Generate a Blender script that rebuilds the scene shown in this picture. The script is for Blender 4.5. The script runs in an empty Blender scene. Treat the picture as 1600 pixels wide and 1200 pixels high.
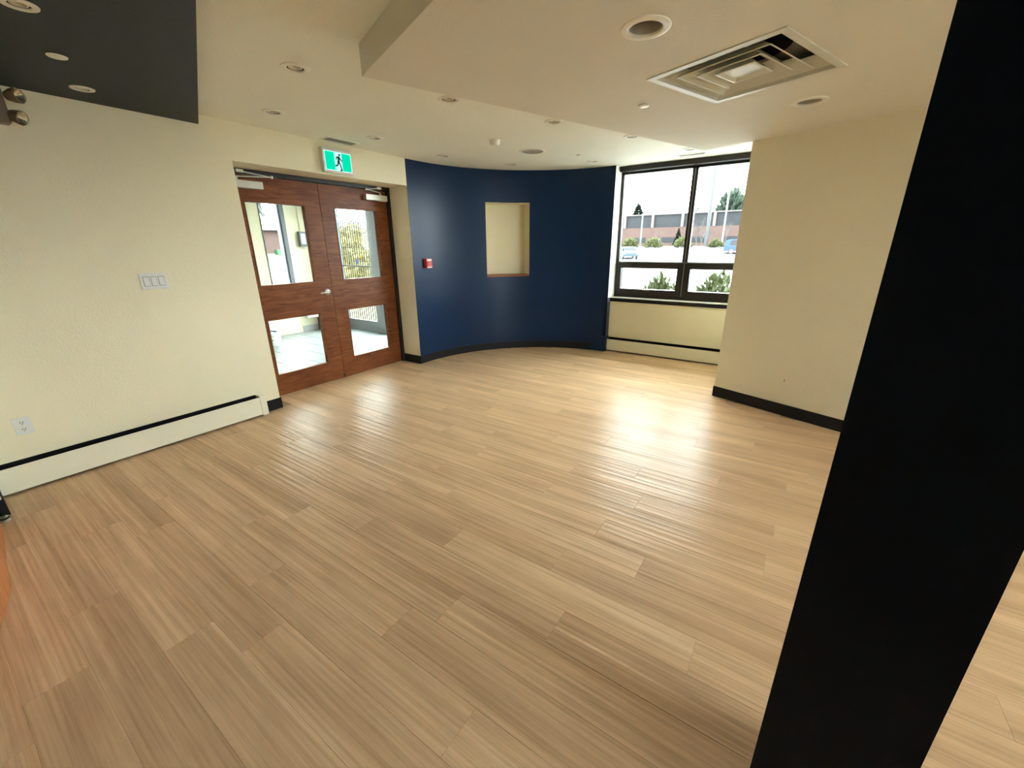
import bpy, bmesh, math, random
from mathutils import Vector, Matrix, geometry
random.seed(7)
SC = bpy.context.scene
COL = SC.collection
PI = math.pi

# ------------------------------------------------------------------ camera
cd = bpy.data.cameras.new('camera'); cam = bpy.data.objects.new('camera', cd); COL.objects.link(cam)
r_, u_, b_ = Vector((.82842, .56008, -.0090)), Vector((-.17190, .26920, .94760)), Vector((.53330, -.78352, .31890))
r_.normalize(); b_ = (b_ - b_.dot(r_) * r_).normalized(); u_ = b_.cross(r_)
cam.matrix_world = Matrix(((r_.x, u_.x, b_.x, 0), (r_.y, u_.y, b_.y, 0), (r_.z, u_.z, b_.z, 1.5), (0, 0, 0, 1)))
cd.sensor_width = 36; cd.lens = 14.442; cd.clip_start = .02; cd.clip_end = 500
SC.camera = cam

# ------------------------------------------------------------------ sky, exposure
SKY = 6.0
w = bpy.data.worlds.new('overcast_sky'); SC.world = w; w.use_nodes = True
bg = w.node_tree.nodes['Background']
bg.inputs[0].default_value = (.89, .975, 1.0, 1); bg.inputs[1].default_value = SKY
vs = SC.view_settings
vs.view_transform = 'Standard'; vs.look = 'None'; vs.gamma = 1; vs.use_curve_mapping = False
vs.exposure = 2.48
try:
    SC.cycles.max_bounces = 14; SC.cycles.diffuse_bounces = 8; SC.cycles.transparent_max_bounces = 16
except Exception: pass

# ------------------------------------------------------------------ materials
def newmat(name):
    m = bpy.data.materials.new(name); m.use_nodes = True
    nt = m.node_tree; nt.nodes.clear()
    out = nt.nodes.new('ShaderNodeOutputMaterial'); return m, nt, out
def N(nt, t, **k):
    n = nt.nodes.new(t)
    for a, v in k.items(): setattr(n, a, v)
    return n
def pbsdf(nt, out, col=(.8, .8, .8), rough=.5, metal=0., spec=.5):
    b = N(nt, 'ShaderNodeBsdfPrincipled')
    b.inputs['Base Color'].default_value = (*col, 1); b.inputs['Roughness'].default_value = rough
    b.inputs['Metallic'].default_value = metal; b.inputs['Specular IOR Level'].default_value = spec
    nt.links.new(b.outputs[0], out.inputs[0]); return b
def coords(nt, scale, kind='Object', rot=(0, 0, 0)):
    tc = N(nt, 'ShaderNodeTexCoord'); mp = N(nt, 'ShaderNodeMapping')
    mp.inputs['Scale'].default_value = scale; mp.inputs['Rotation'].default_value = rot
    nt.links.new(tc.outputs[kind], mp.inputs[0]); return mp.outputs[0]
def noise(nt, vec, scale=1., detail=4., rough=.55, dist=0.):
    n = N(nt, 'ShaderNodeTexNoise'); n.inputs['Scale'].default_value = scale
    n.inputs['Detail'].default_value = detail; n.inputs['Roughness'].default_value = rough
    n.inputs['Distortion'].default_value = dist
    nt.links.new(vec, n.inputs['Vector']); return n.outputs[0]
def ramp(nt, fac, stops):
    r = N(nt, 'ShaderNodeValToRGB'); e = r.color_ramp.elements
    while len(e) < len(stops): e.new(.5)
    for el, (p, c) in zip(e, stops):
        el.position = p; el.color = (*c, 1)
    nt.links.new(fac, r.inputs[0]); return r.outputs[0]
def bump(nt, b, h, strength=.2, dist=.01):
    n = N(nt, 'ShaderNodeBump'); n.inputs['Strength'].default_value = strength; n.inputs['Distance'].default_value = dist
    nt.links.new(h, n.inputs['Height']); nt.links.new(n.outputs[0], b.inputs['Normal']); return n
def paint(name, col, rough=.6, spec=.35, var=.03, peel=.25, metal=0., scale=90):
    m, nt, out = newmat(name); b = pbsdf(nt, out, col, rough, metal, spec)
    v = coords(nt, (1, 1, 1)); n = noise(nt, v, 1.7, 3)
    lo = tuple(c * (1 - var) for c in col); hi = tuple(min(1, c * (1 + var)) for c in col)
    nt.links.new(ramp(nt, n, [(.3, lo), (.7, hi)]), b.inputs['Base Color'])
    if peel: bump(nt, b, noise(nt, v, scale, 2), peel, .004)
    return m
def glassmat(name, tint=(.97, .99, .98), ior=1.45, haze=0.):
    m, nt, out = newmat(name)
    t = N(nt, 'ShaderNodeBsdfTransparent'); t.inputs[0].default_value = (*tint, 1)
    g = N(nt, 'ShaderNodeBsdfGlossy'); g.inputs['Roughness'].default_value = .015
    lw = N(nt, 'ShaderNodeLayerWeight'); lw.inputs[0].default_value = .5      # Schlick reflectance, the same from both sides of a thin pane
    pw = N(nt, 'ShaderNodeMath', operation='POWER'); pw.inputs[1].default_value = 5.; nt.links.new(lw.outputs['Facing'], pw.inputs[0])
    f = N(nt, 'ShaderNodeMath', operation='MULTIPLY_ADD'); f0 = ((ior - 1) / (ior + 1)) ** 2
    f.inputs[1].default_value = 1 - f0; f.inputs[2].default_value = f0; nt.links.new(pw.outputs[0], f.inputs[0])
    mx = N(nt, 'ShaderNodeMixShader')
    nt.links.new(f.outputs[0], mx.inputs[0]); nt.links.new(t.outputs[0], mx.inputs[1]); nt.links.new(g.outputs[0], mx.inputs[2])
    nt.links.new(mx.outputs[0], out.inputs[0]); return m
def emitmat(name, col, s):
    m, nt, out = newmat(name); e = N(nt, 'ShaderNodeEmission')
    e.inputs[0].default_value = (*col, 1); e.inputs[1].default_value = s
    nt.links.new(e.outputs[0], out.inputs[0]); return m

M = {}
M['cream'] = paint('cream_wall_paint', (.75, .695, .51), .55, .3, .02, .35)
M['ceil'] = paint('ceiling_paint', (.83, .84, .745), .75, .2, .02, .35)
M['bulk'] = paint('bulkhead_taupe_white', (.71, .69, .60), .75, .2, .02, .3)
M['navy'] = paint('navy_wall_paint', (.006, .021, .060), .30, .15, .06, .03)
M['pillar'] = paint('pillar_navy_shade_darkened', (.002, .006, .018), .5, .12, .06, .1)  # wall navy made darker: the pillar's shade is put into its colour
M['soffit'] = paint('dark_slate_paint', (.019, .028, .035), .6, .3, .05, .3)
M['white'] = paint('white_enamel', (.80, .80, .74), .4, .4, .01, 0)
M['jambwhite'] = paint('white_reveal_paint', (.84, .84, .80), .5, .3, .01, 0)
M['heater'] = paint('heater_enamel', (.74, .71, .56), .38, .45, .02, .05)
M['black_rubber'] = paint('black_rubber', (.008, .008, .009), .5, .2, .1, 0)
M['black'] = paint('black_gap', (.006, .006, .006), .8, .1, 0, 0)
M['frame_dark'] = paint('dark_bronze_frame', (.014, .011, .010), .4, .35, .1, 0)
M['steel'] = paint('brushed_steel', (.62, .61, .58), .28, .5, .03, 0, 1.)
M['aluminium'] = paint('anodised_aluminium', (.16, .17, .18), .5, .4, .03, 0, .3)
M['closer'] = paint('closer_silver', (.55, .54, .48), .4, .5, .03, 0, .35)
M['offwhite'] = paint('offwhite_plastic', (.66, .66, .61), .4, .45, .01, 0)
M['plate'] = paint('switch_plate_plastic', (.66, .67, .65), .35, .45, .01, 0)
M['trimwhite'] = paint('fixture_trim', (.80, .78, .70), .4, .4, .01, 0)
M['lens'] = paint('lamp_lens', (.55, .52, .45), .25, .5, .02, 0)
M['baffle'] = paint('lamp_baffle', (.34, .32, .27), .35, .5, .02, 0)
M['dark'] = paint('dark_recess', (.03, .028, .025), .6, .3, .02, 0)
M['diff'] = paint('diffuser_enamel', (.62, .62, .53), .42, .35, .02, 0, 0)
M['red'] = paint('red_plastic', (.55, .03, .03), .4, .5, .02, 0)
M['sillwood'] = None
M['green_e'] = emitmat('exit_green_lit', (.0, .150, .085), 1.0)
M['white_e'] = emitmat('exit_white_lit', (.12, .24, .21), 1.0)
M['man'] = paint('exit_dark_green', (.0, .10, .07), .5, .3, 0, 0)
M['glass'] = glassmat('clear_glass', ior=1.1)
M['clearplastic'] = glassmat('clear_lamp_plastic', (.8, .8, .74), 1.6)
M['bulbchrome'] = paint('lamp_reflector', (.8, .78, .7), .15, .6, 0, 0, 1.)
M['taupe'] = paint('taupe_plastic', (.16, .115, .07), .45, .4, .03, 0)

def woodmat(name, dark, mid, light, axis='y', rough=.38):
    m, nt, out = newmat(name); b = pbsdf(nt, out, mid, rough, 0, .2)
    sc = {'y': (5, 1.6, 17), 'z': (14, 14, 1.2), 'x': (1.5, 14, 14)}[axis]
    v = coords(nt, sc); n1 = noise(nt, v, 2.2, 5, .6, 1.2)
    v2 = coords(nt, (1, 1, 1)); n2 = noise(nt, v2, 3., 2)
    mx = N(nt, 'ShaderNodeMix', data_type='FLOAT'); mx.inputs[0].default_value = .35
    nt.links.new(n1, mx.inputs[2]); nt.links.new(n2, mx.inputs[3])
    nt.links.new(ramp(nt, mx.outputs[0], [(.32, dark), (.5, mid), (.68, light)]), b.inputs['Base Color'])
    bump(nt, b, n1, .05, .002); return m
M['doorwood'] = woodmat('cherry_door_veneer', (.075, .020, .007), (.150, .045, .014), (.23, .078, .025))
M['sillwood'] = woodmat('niche_sill_wood', (.20, .06, .025), (.28, .09, .035), (.34, .12, .05), 'x')
M['leafwood'] = woodmat('orange_door_veneer', (.30, .10, .03), (.42, .15, .05), (.5, .2, .07), 'z')

def plankmat():
    m, nt, out = newmat('vinyl_plank_oak'); b = pbsdf(nt, out, (.5, .33, .19), .31, 0, .085)
    oi = N(nt, 'ShaderNodeObjectInfo'); tc = N(nt, 'ShaderNodeTexCoord')
    sep = N(nt, 'ShaderNodeCombineXYZ')
    mul = N(nt, 'ShaderNodeMath', operation='MULTIPLY'); mul.inputs[1].default_value = 37.
    nt.links.new(oi.outputs['Random'], mul.inputs[0])
    for i in range(3): nt.links.new(mul.outputs[0], sep.inputs[i])
    add = N(nt, 'ShaderNodeVectorMath', operation='ADD')
    nt.links.new(tc.outputs['Object'], add.inputs[0]); nt.links.new(sep.outputs[0], add.inputs[1])
    def mp(s):
        n = N(nt, 'ShaderNodeMapping'); n.inputs['Scale'].default_value = s
        nt.links.new(add.outputs[0], n.inputs[0]); return n.outputs[0]
    band = noise(nt, mp((.5, 8.5, 1)), 1., 2, .5, .5)      # broad light/dark stripes inside a plank
    grain = noise(nt, mp((3.0, 120, 1)), 1., 4, .6, .2)    # fine grain
    blot = noise(nt, mp((2.2, 6, 1)), 1., 3, .55, .8)
    c1 = ramp(nt, band, [(.28, (.58, .38, .22)), (.5, (.70, .47, .28)), (.74, (.80, .565, .345))])
    mx = N(nt, 'ShaderNodeMix', data_type='RGBA', blend_type='MULTIPLY'); mx.inputs[0].default_value = .6
    nt.links.new(c1, mx.inputs[6]); nt.links.new(ramp(nt, grain, [(.3, (.70, .68, .64)), (.55, (1, 1, 1))]), mx.inputs[7])
    mx2 = N(nt, 'ShaderNodeMix', data_type='RGBA', blend_type='MULTIPLY'); mx2.inputs[0].default_value = .5
    nt.links.new(mx.outputs[2], mx2.inputs[6]); nt.links.new(ramp(nt, blot, [(.35, (.84, .83, .82)), (.65, (1.06, 1.05, 1.03))]), mx2.inputs[7])
    hsv = N(nt, 'ShaderNodeHueSaturation')
    mr = N(nt, 'ShaderNodeMapRange'); mr.inputs[3].default_value = .965; mr.inputs[4].default_value = 1.035
    nt.links.new(oi.outputs['Random'], mr.inputs[0]); nt.links.new(mr.outputs[0], hsv.inputs['Value'])
    nt.links.new(mx2.outputs[2], hsv.inputs['Color']); nt.links.new(hsv.outputs[0], b.inputs['Base Color'])
    # gentle cupping ripples + embossed grain
    tcw = noise(nt, mp((.8, 34, 1)), 1., 1, .4)
    b1 = N(nt, 'ShaderNodeBump'); b1.inputs['Strength'].default_value = 1.0; b1.inputs['Distance'].default_value = .004
    nt.links.new(tcw, b1.inputs['Height'])
    b2 = N(nt, 'ShaderNodeBump'); b2.inputs['Strength'].default_value = .12; b2.inputs['Distance'].default_value = .001
    nt.links.new(grain, b2.inputs['Height']); nt.links.new(b1.outputs[0], b2.inputs['Normal'])
    nt.links.new(b2.outputs[0], b.inputs['Normal'])
    return m
M['plank'] = plankmat()
M['subfloor'] = paint('plank_joint_dark', (.42, .29, .17), .6, .3, .05, .1)
M['tile'] = paint('vestibule_tile', (.24, .255, .25), .4, .2, .05, .05)
M['grout'] = paint('tile_grout', (.42, .42, .40), .8, .2, .05, 0)

# ------------------------------------------------------------------ mesh builder
WL = {}
class MB:
    def __init__(s): s.v = []; s.f = []
    def add(s, vs, fs):
        o = len(s.v); s.v += [Vector(p) for p in vs]; s.f += [tuple(i + o for i in f) for f in fs]; return s
    def box(s, x0, x1, y0, y1, z0, z1):
        x0, x1 = sorted((x0, x1)); y0, y1 = sorted((y0, y1)); z0, z1 = sorted((z0, z1))
        return s.add([(x0, y0, z0), (x1, y0, z0), (x1, y1, z0), (x0, y1, z0), (x0, y0, z1), (x1, y0, z1), (x1, y1, z1), (x0, y1, z1)],
                     [(0, 3, 2, 1), (4, 5, 6, 7), (0, 1, 5, 4), (1, 2, 6, 5), (2, 3, 7, 6), (3, 0, 4, 7)])
    def prism(s, poly, z0, z1):
        n = len(poly); area = sum(poly[i][0] * poly[(i + 1) % n][1] - poly[(i + 1) % n][0] * poly[i][1] for i in range(n))
        if area < 0: poly = poly[::-1]
        return s.add([(x, y, z0) for x, y in poly] + [(x, y, z1) for x, y in poly],
                     [tuple(range(n))[::-1], tuple(range(n, 2 * n))] + [(i, (i + 1) % n, n + (i + 1) % n, n + i) for i in range(n)])
    def obox(s, c, ax, ay, az):
        c, ax, ay, az = map(Vector, (c, ax, ay, az)); vs = []
        for k in (-1, 1):
            for i, j in ((-1, -1), (1, -1), (1, 1), (-1, 1)): vs.append(c + i * ax + j * ay + k * az)
        return s.add(vs, [(0, 3, 2, 1), (4, 5, 6, 7), (0, 1, 5, 4), (1, 2, 6, 5), (2, 3, 7, 6), (3, 0, 4, 7)])
    def lathe(s, prof, c=(0, 0, 0), n=28, axis=(0, 0, 1), closed=False):
        az = Vector(axis).normalized(); t = Vector((1, 0, 0)) if abs(az.x) < .9 else Vector((0, 1, 0))
        ax = az.cross(t).normalized(); ay = az.cross(ax); c = Vector(c); vs = []; m = len(prof)
        for i in range(n):
            a = 2 * PI * i / n; d = ax * math.cos(a) + ay * math.sin(a)
            for r, h in prof: vs.append(c + d * r + az * h)
        fs = []
        for i in range(n):
            j = (i + 1) % n
            for k in range(m if closed else m - 1):
                k2 = (k + 1) % m; fs.append((i * m + k, j * m + k, j * m + k2, i * m + k2))
        return s.add(vs, fs)
    def tube(s, pts, rad, n=6):
        pts = [Vector(p) for p in pts]
        if not isinstance(rad, (list, tuple)): rad = [rad] * len(pts)
        vs = []; 
        for i, p in enumerate(pts):
            d = (pts[min(i + 1, len(pts) - 1)] - pts[max(i - 1, 0)]).normalized()
            t = Vector((0, 0, 1)) if abs(d.z) < .9 else Vector((1, 0, 0))
            a = d.cross(t).normalized(); b = d.cross(a)
            for k in range(n):
                q = 2 * PI * k / n; vs.append(p + (a * math.cos(q) + b * math.sin(q)) * rad[i])
        fs = [(i * n + k, i * n + (k + 1) % n, (i + 1) * n + (k + 1) % n, (i + 1) * n + k) for i in range(len(pts) - 1) for k in range(n)]
        fs += [tuple(range(n))[::-1], tuple(range((len(pts) - 1) * n, len(pts) * n))]
        return s.add(vs, fs)
    def build(s, name, mat, parent=None, smooth=False, bevel=0., seg=2, weld=False):
        if parent is not None and parent in WL: pw = WL[parent]
        else: pw = Vector((0, 0, 0))
        lo = Vector([min(p[i] for p in s.v) for i in range(3)]); hi = Vector([max(p[i] for p in s.v) for i in range(3)])
        own = Vector(((lo.x + hi.x) / 2, (lo.y + hi.y) / 2, lo.z))
        me = bpy.data.meshes.new(name); me.from_pydata([tuple(p - own) for p in s.v], [], s.f); me.update()
        if bevel or weld or smooth:
            bm = bmesh.new(); bm.from_mesh(me)
            bmesh.ops.remove_doubles(bm, verts=bm.verts, dist=1e-5)
            if weld or smooth: bmesh.ops.recalc_face_normals(bm, faces=bm.faces)
            if bevel:
                es = [e for e in bm.edges if len(e.link_faces) == 2 and e.calc_face_angle(0) > .6]
                bmesh.ops.bevel(bm, geom=es, offset=bevel, segments=seg, affect='EDGES', profile=.5, clamp_overlap=True)
            bm.to_mesh(me); bm.free()
        o = bpy.data.objects.new(name, me); COL.objects.link(o)
        if mat is not None: me.materials.append(M[mat] if isinstance(mat, str) else mat)
        if smooth:
            for p in me.polygons: p.use_smooth = True
            try: me.set_sharp_from_angle(angle=math.radians(smooth if smooth > 1 else 40))
            except Exception: pass
        o.parent = parent; o.location = own - pw; WL[o] = own
        return o
def tag(o, label=None, cat=None, group=None, kind=None):
    if label: o['label'] = label
    if cat: o['category'] = cat
    if group: o['group'] = group
    if kind: o['kind'] = kind
    return o
def empty(name, loc, label=None, cat=None, group=None, kind=None):
    o = bpy.data.objects.new(name, None); COL.objects.link(o); o.empty_display_size = .1
    o.location = loc; WL[o] = Vector(loc); return tag(o, label, cat, group, kind)
def copy_tree(o, parent=None):
    c = o.copy(); COL.objects.link(c); c.parent = parent
    for ch in list(o.children): copy_tree(ch, c)
    return c
def circle(cx, cy, r, n=28): return [(cx + r * math.cos(2 * PI * i / n), cy + r * math.sin(2 * PI * i / n)) for i in range(n)]
def sheet(mb, outer, holes, z, up=False):
    loops = [[Vector((x, y, z)) for x, y in outer]] + [[Vector((x, y, z)) for x, y in h] for h in holes]
    flat = [p for l in loops for p in l]; tris = geometry.tessellate_polygon(loops); fs = []
    for t in tris:
        a, b, c = [flat[i] for i in t]; nz = (b - a).cross(c - a).z
        if abs(nz) < 1e-12: continue
        fs.append(tuple(t) if (nz > 0) == up else tuple(t)[::-1])
    mb.add(flat, fs)

# ------------------------------------------------------------------ layout numbers
XL = -4.03; XD = -4.37                    # left wall face, door face
ZC = 2.475; ZB = 2.335; ZS = 2.41         # ceiling, bulkhead, dark soffit
DY0, DY1, DZ = 1.855, 3.745, 2.185        # door opening
CX, CY, CR = -2.205, 3.86, 1.825          # curved wall circle
YW = 5.80                                 # panel under the window
U = Vector((.9383, -.3458, 0)); NN = Vector((.3458, .9383, 0))   # axes of the rotated wing
RC = Vector((-.528, 4.505, 0))            # corner of right wall
BA = Vector((-2.045, 1.655, 0))           # bulkhead corner
BB = BA + NN * ((RC - BA).dot(NN))        # far bulkhead corner
XE = 4.6; YB = -3.6                       # unseen ends of the room
def uv(p): return (p.x, p.y)

# ------------------------------------------------------------------ floor with planks
fl = MB().box(XL - .3, XE + .2, YB - .2, 6.0, -.12, -.006).build('floor', 'subfloor')
tag(fl, 'light oak vinyl plank floor running across the whole empty room', 'floor', kind='structure')
PW, PL, G = .174, 1.22, .0003
pm_cache = {}
def plank_mesh(L):
    k = round(L, 3)
    if k in pm_cache: return pm_cache[k]
    b = .0008; h = .006; wd = PW - G; ln = L - G; nx = 4; vs = []; fs = []
    # flat sheet with chamfered rim
    for (x0, x1, y0, y1, z) in ((0, ln, 0, wd, -h), (0, ln, 0, wd, -b), (b, ln - b, b, wd - b, 0)):
        vs += [(x0 - ln / 2, y0 - wd / 2, z), (x1 - ln / 2, y0 - wd / 2, z), (x1 - ln / 2, y1 - wd / 2, z), (x0 - ln / 2, y1 - wd / 2, z)]
    for l in (0, 4):
        for i in range(4): fs.append((l + i, l + (i + 1) % 4, l + 4 + (i + 1) % 4, l + 4 + i))
    fs.append((8, 9, 10, 11))
    me = bpy.data.meshes.new('plank'); me.from_pydata(vs, [], fs); me.update(); me.materials.append(M['plank'])
    pm_cache[k] = me; return me
known = {3: [-1.31], 5: [-1.62, -.39], 4: [-.76], 2: [-.588], 1: [-1.02], -1: [-.663], -2: [-1.553], 8: [-1.80]}
row = -10; nplank = 0
while True:
    y0 = 1.256 + PW * (row - 3); yc = y0 + PW / 2
    if y0 > 5.79: break
    xa = XL
    if DY0 + .03 < yc < DY1 - .03: xa = XD - .10
    if yc > CY: xa = CX - math.sqrt(max(CR ** 2 - (yc - CY) ** 2, 0)) - .02
    if yc > CY + CR: xa = CX
    xb = 3.0 if yc < 3.0 else 1.6
    if yc > 4.15:   # stop at the right wall block
        p = RC + U * 0; t = (yc - RC.y)
        xb = RC.x + (t / NN.y * NN.x if t > 0 else t / U.y * U.x) + .05
    j0 = known[row][0] if row in known else random.uniform(-1.2, 0)
    j = j0 - math.ceil((j0 - xa) / PL) * PL
    while j < xb - .01:
        a, b = max(j, xa), min(j + PL, xb)
        if b - a > .04:
            o = bpy.data.objects.new('plank', plank_mesh(b - a)); COL.objects.link(o); o.parent = fl
            o.location = Vector(((a + b) / 2, yc, 0)) - WL[fl]; nplank += 1
        j += PL
    row += 1
print('planks', nplank)

# ------------------------------------------------------------------ ceiling with fixtures' holes
k = (ZC - 1.5) / .96
small = [(-2.548, 1.606), (-3.453, 1.944), (-3.480, 2.887), (-2.204, 2.499), (-1.877, 3.404), (-1.517, 4.263), (-3.519, 3.859), (-3.184, 4.732), (-2.302, 5.169)]
small = [(x * k, y * k) for x, y in small]; edge_light = (-1.167 * k - .03, 5.174 * k)
bigc = (-2.597 * k, 4.242 * k)
bigb = [(-.688, 2.0), (-.13, 3.51)]
soffl = [(-3.724, .956), (-2.70, .576)]
SMR, BGR = .046, .068
CB = 2.475
c = MB()
outer = [(XL - .34, YB), (XE, YB), (XE, 6.0), (XL - .34, 6.0)]
sheet(c, outer, [circle(x, y, SMR, 20) for x, y in small + [edge_light]], ZC)
c.box(XL - .4, XE + .1, YB - .1, 6.02, 2.80, 2.9)
for q in ((XL - .4, XL - .34, YB, 6.02), (XE, XE + .1, YB, 6.02), (XL - .4, XE + .1, 6.0, 6.02), (XL - .4, XE + .1, YB - .1, YB)): c.box(*q, ZC, 2.8)
ceil = tag(c.build('ceiling', 'ceil'), 'flat white painted ceiling above the doors and curved wall', 'ceiling', kind='structure')

tag(MB().box(XL - .4, XE + .2, 6.021, 7.0, 2.70, 2.88).build('added_eave', 'ceil', bevel=.01), 'added roof eave, out of view, cutting sky light above the window', 'eave', kind='structure')  # unseen overhang added to cut sky light on the floor by the window
b = MB(); far = 5.6
P = [BA, BB, BB + U * far, BA + U * far]
DC = Vector((-.414, 2.752, 0)); DS = .335
dif = [DC + U * sx * DS * .93 + NN * sy * DS * .93 for sx, sy in ((-1, -1), (1, -1), (1, 1), (-1, 1))]
sheet(b, [uv(p) for p in P], [circle(x, y, BGR + .01, 28) for x, y in bigb] + [[uv(p) for p in dif]], ZB)
for i in range(4):
    p, q = P[i], P[(i + 1) % 4]
    b.add([(p.x, p.y, ZB), (q.x, q.y, ZB), (q.x, q.y, ZC + .02), (p.x, p.y, ZC + .02)], [(0, 1, 2, 3)])
tag(b.build('ceiling_bulkhead', 'bulk'), 'lowered rectangular ceiling section holding the square air diffuser', 'bulkhead', kind='structure')

s = MB()
S0 = Vector((-4.03, 1.665, 0)); S1 = S0 + U * 6.5
P = [S0, Vector((XL, YB, 0)), Vector((S1.x, YB, 0)), S1]
sheet(s, [uv(p) for p in P], [circle(x, y, SMR * .74, 20) for x, y in soffl], ZS)
for i in range(4):
    p, q = P[i], P[(i + 1) % 4]
    s.add([(p.x, p.y, ZS), (q.x, q.y, ZS), (q.x, q.y, ZC), (p.x, p.y, ZC)], [(0, 1, 2, 3)])
tag(s.build('ceiling_soffit', 'soffit'), 'dark slate painted dropped soffit at upper left', 'soffit', kind='structure')

# ------------------------------------------------------------------ walls
wl = MB()
wl.box(XD, XL, .0, DY0, 0, ZC); wl.box(XD, XL, DY0, DY1, DZ, ZC); wl.box(XD, XL, YB, 0, 0, ZC)
wl.box(XD, XL - .004, DY1, 3.86, 0, ZC)
tag(wl.build('wall_left', 'cream'), 'cream painted wall on the left around the wooden double doors', 'wall', kind='structure')
tag(MB().box(XL, -3.68, -.12, .03, 0, ZS).build('wall_return', 'cream'), 'short cream wall return at the left picture edge', 'wall', kind='structure')

# curved navy wall with niche
A0, A1 = math.radians(126.7), math.radians(146.5); NZ0, NZ1 = 1.075, 2.068
TH = .36
def arc(a, r=CR): return (CX + r * math.cos(a), CY + r * math.sin(a))
seg_a = [PI / 2 + i * (A0 - PI / 2) / 16 for i in range(17)] + [A0 + i * (A1 - A0) / 10 for i in range(1, 11)] + [A1 + i * (PI - A1) / 16 for i in range(1, 17)]
prof = [arc(a) for a in seg_a] + [(XL, DY1 + .001)]
wf = MB(); zs = [0, NZ0, NZ1, ZC]
for i in range(len(prof) - 1):
    for j in range(3):
        if j == 1 and 16 <= i < 26: continue
        (x0, y0), (x1, y1) = prof[i], prof[i + 1]
        wf.add([(x0, y0, zs[j]), (x1, y1, zs[j]), (x1, y1, zs[j + 1]), (x0, y0, zs[j + 1])], [(0, 1, 2, 3)])
bk = [(CX, 5.98), (-4.36, 5.98), (-4.36, DY1 + .1)]
# end face beside the window and rough back
wf.add([(CX, CY + CR, 0), (CX, 5.98, 0), (CX, 5.98, ZC), (CX, CY + CR, ZC)], [(0, 1, 2, 3)])
wf.add([(CX, 6.0, 0), (-4.4, 6.0, 0), (-4.4, 6.0, ZC), (CX, 6.0, ZC)], [(0, 1, 2, 3)])
wf.add([(-4.38, 6.0, 0), (-4.38, DY1 + .1, 0), (-4.38, DY1 + .1, ZC), (-4.38, 6.0, ZC)], [(0, 1, 2, 3)])
wfar = tag(wf.build('wall_far', 'navy', smooth=25), 'curved navy blue wall with a small display niche', 'wall', kind='structure')
nn = Vector((math.cos(math.radians(136.6)), math.sin(math.radians(136.6)), 0))
e0 = Vector((*arc(A0), 0)); e1 = Vector((*arc(A1), 0)); D = .28
f0 = e0 + nn * D; f1 = e1 + nn * D
front = [Vector((*arc(A0 + i * (A1 - A0) / 10), 0)) for i in range(11)]
nl = MB()
def wallq(p, q, z0, z1): nl.add([(p.x, p.y, z0), (q.x, q.y, z0), (q.x, q.y, z1), (p.x, p.y, z1)], [(0, 1, 2, 3)])
wallq(e0, f0, NZ0, NZ1); wallq(f0, f1, NZ0, NZ1); wallq(f1, e1, NZ0, NZ1)
for z in (NZ0, NZ1): nl.add([(p.x, p.y, z) for p in front] + [(f1.x, f1.y, z), (f0.x, f0.y, z)], [tuple(range(13))])
nl.build('niche_lining', 'cream', wfar)
MB().prism([uv(p) for p in [q - nn * .008 for q in front] + [f1, f0]], NZ0, NZ0 + .022).build('niche_sill', 'sillwood', wfar, bevel=.003)

# window wall
ww = MB()
XW0, XW1 = CX, -.05
ww.box(XW0, .35, YW, 6.0, 0, .73)
ww.box(XW1, .9, 5.55, 6.0, .73, ZC)
ww.box(XW0 - .3, XW0 - .001, 5.72, 6.0, 0, ZC) if False else None
tag(ww.build('wall_window', 'cream'), 'cream wall panel below the dark framed window', 'wall', kind='structure')
# right wing wall (solid block in the rotated grid)
q = [RC, RC + U * 5.6, RC + U * 5.6 + NN * 1.9, RC + NN * 1.45]
tag(MB().prism([uv(p) for p in q], 0, ZC).build('wall_right', 'cream'), 'cream painted wall block to the right of the window', 'wall', kind='structure')
tag(MB().obox(RC + U * .62 - NN * .0008 + Vector((0, 0, .325)), U * .0025, NN * .001, (0, 0, .012)).build('wall_scuff', 'taupe', bpy.data.objects['wall_right']))
# navy pillar close to the camera
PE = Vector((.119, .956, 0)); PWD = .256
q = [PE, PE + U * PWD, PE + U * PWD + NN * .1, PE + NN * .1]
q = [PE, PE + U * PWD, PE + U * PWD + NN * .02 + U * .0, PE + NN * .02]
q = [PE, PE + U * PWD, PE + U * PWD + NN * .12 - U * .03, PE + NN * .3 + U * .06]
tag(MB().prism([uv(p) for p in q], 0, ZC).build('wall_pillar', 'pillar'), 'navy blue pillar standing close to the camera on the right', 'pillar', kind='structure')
# unseen rest of the room, with fill windows added in the side wall
wb = MB()
wb.box(XL - .34, XE, YB - .2, YB, 0, ZC)
tag(wb.build('wall_back', 'cream'), 'cream wall behind the viewer', 'wall', kind='structure')
wr = MB()
wr.box(XE, XE + .2, YB, 6.0, 0, .75); wr.box(XE, XE + .2, YB, 6.0, 2.28, ZC); wr.box(XE, XE + .2, YB, -.05, .75, 2.28); wr.box(XE, XE + .2, 2.3, 6.0, .75, 2.28)
for yy in (.65, 1.5): wr.box(XE, XE + .2, yy - .05, yy + .05, .75, 2.28)
tag(wr.build('wall_side', 'cream'), 'cream wall with a row of added fill windows beyond the pillar, out of view', 'wall', kind='structure')

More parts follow.
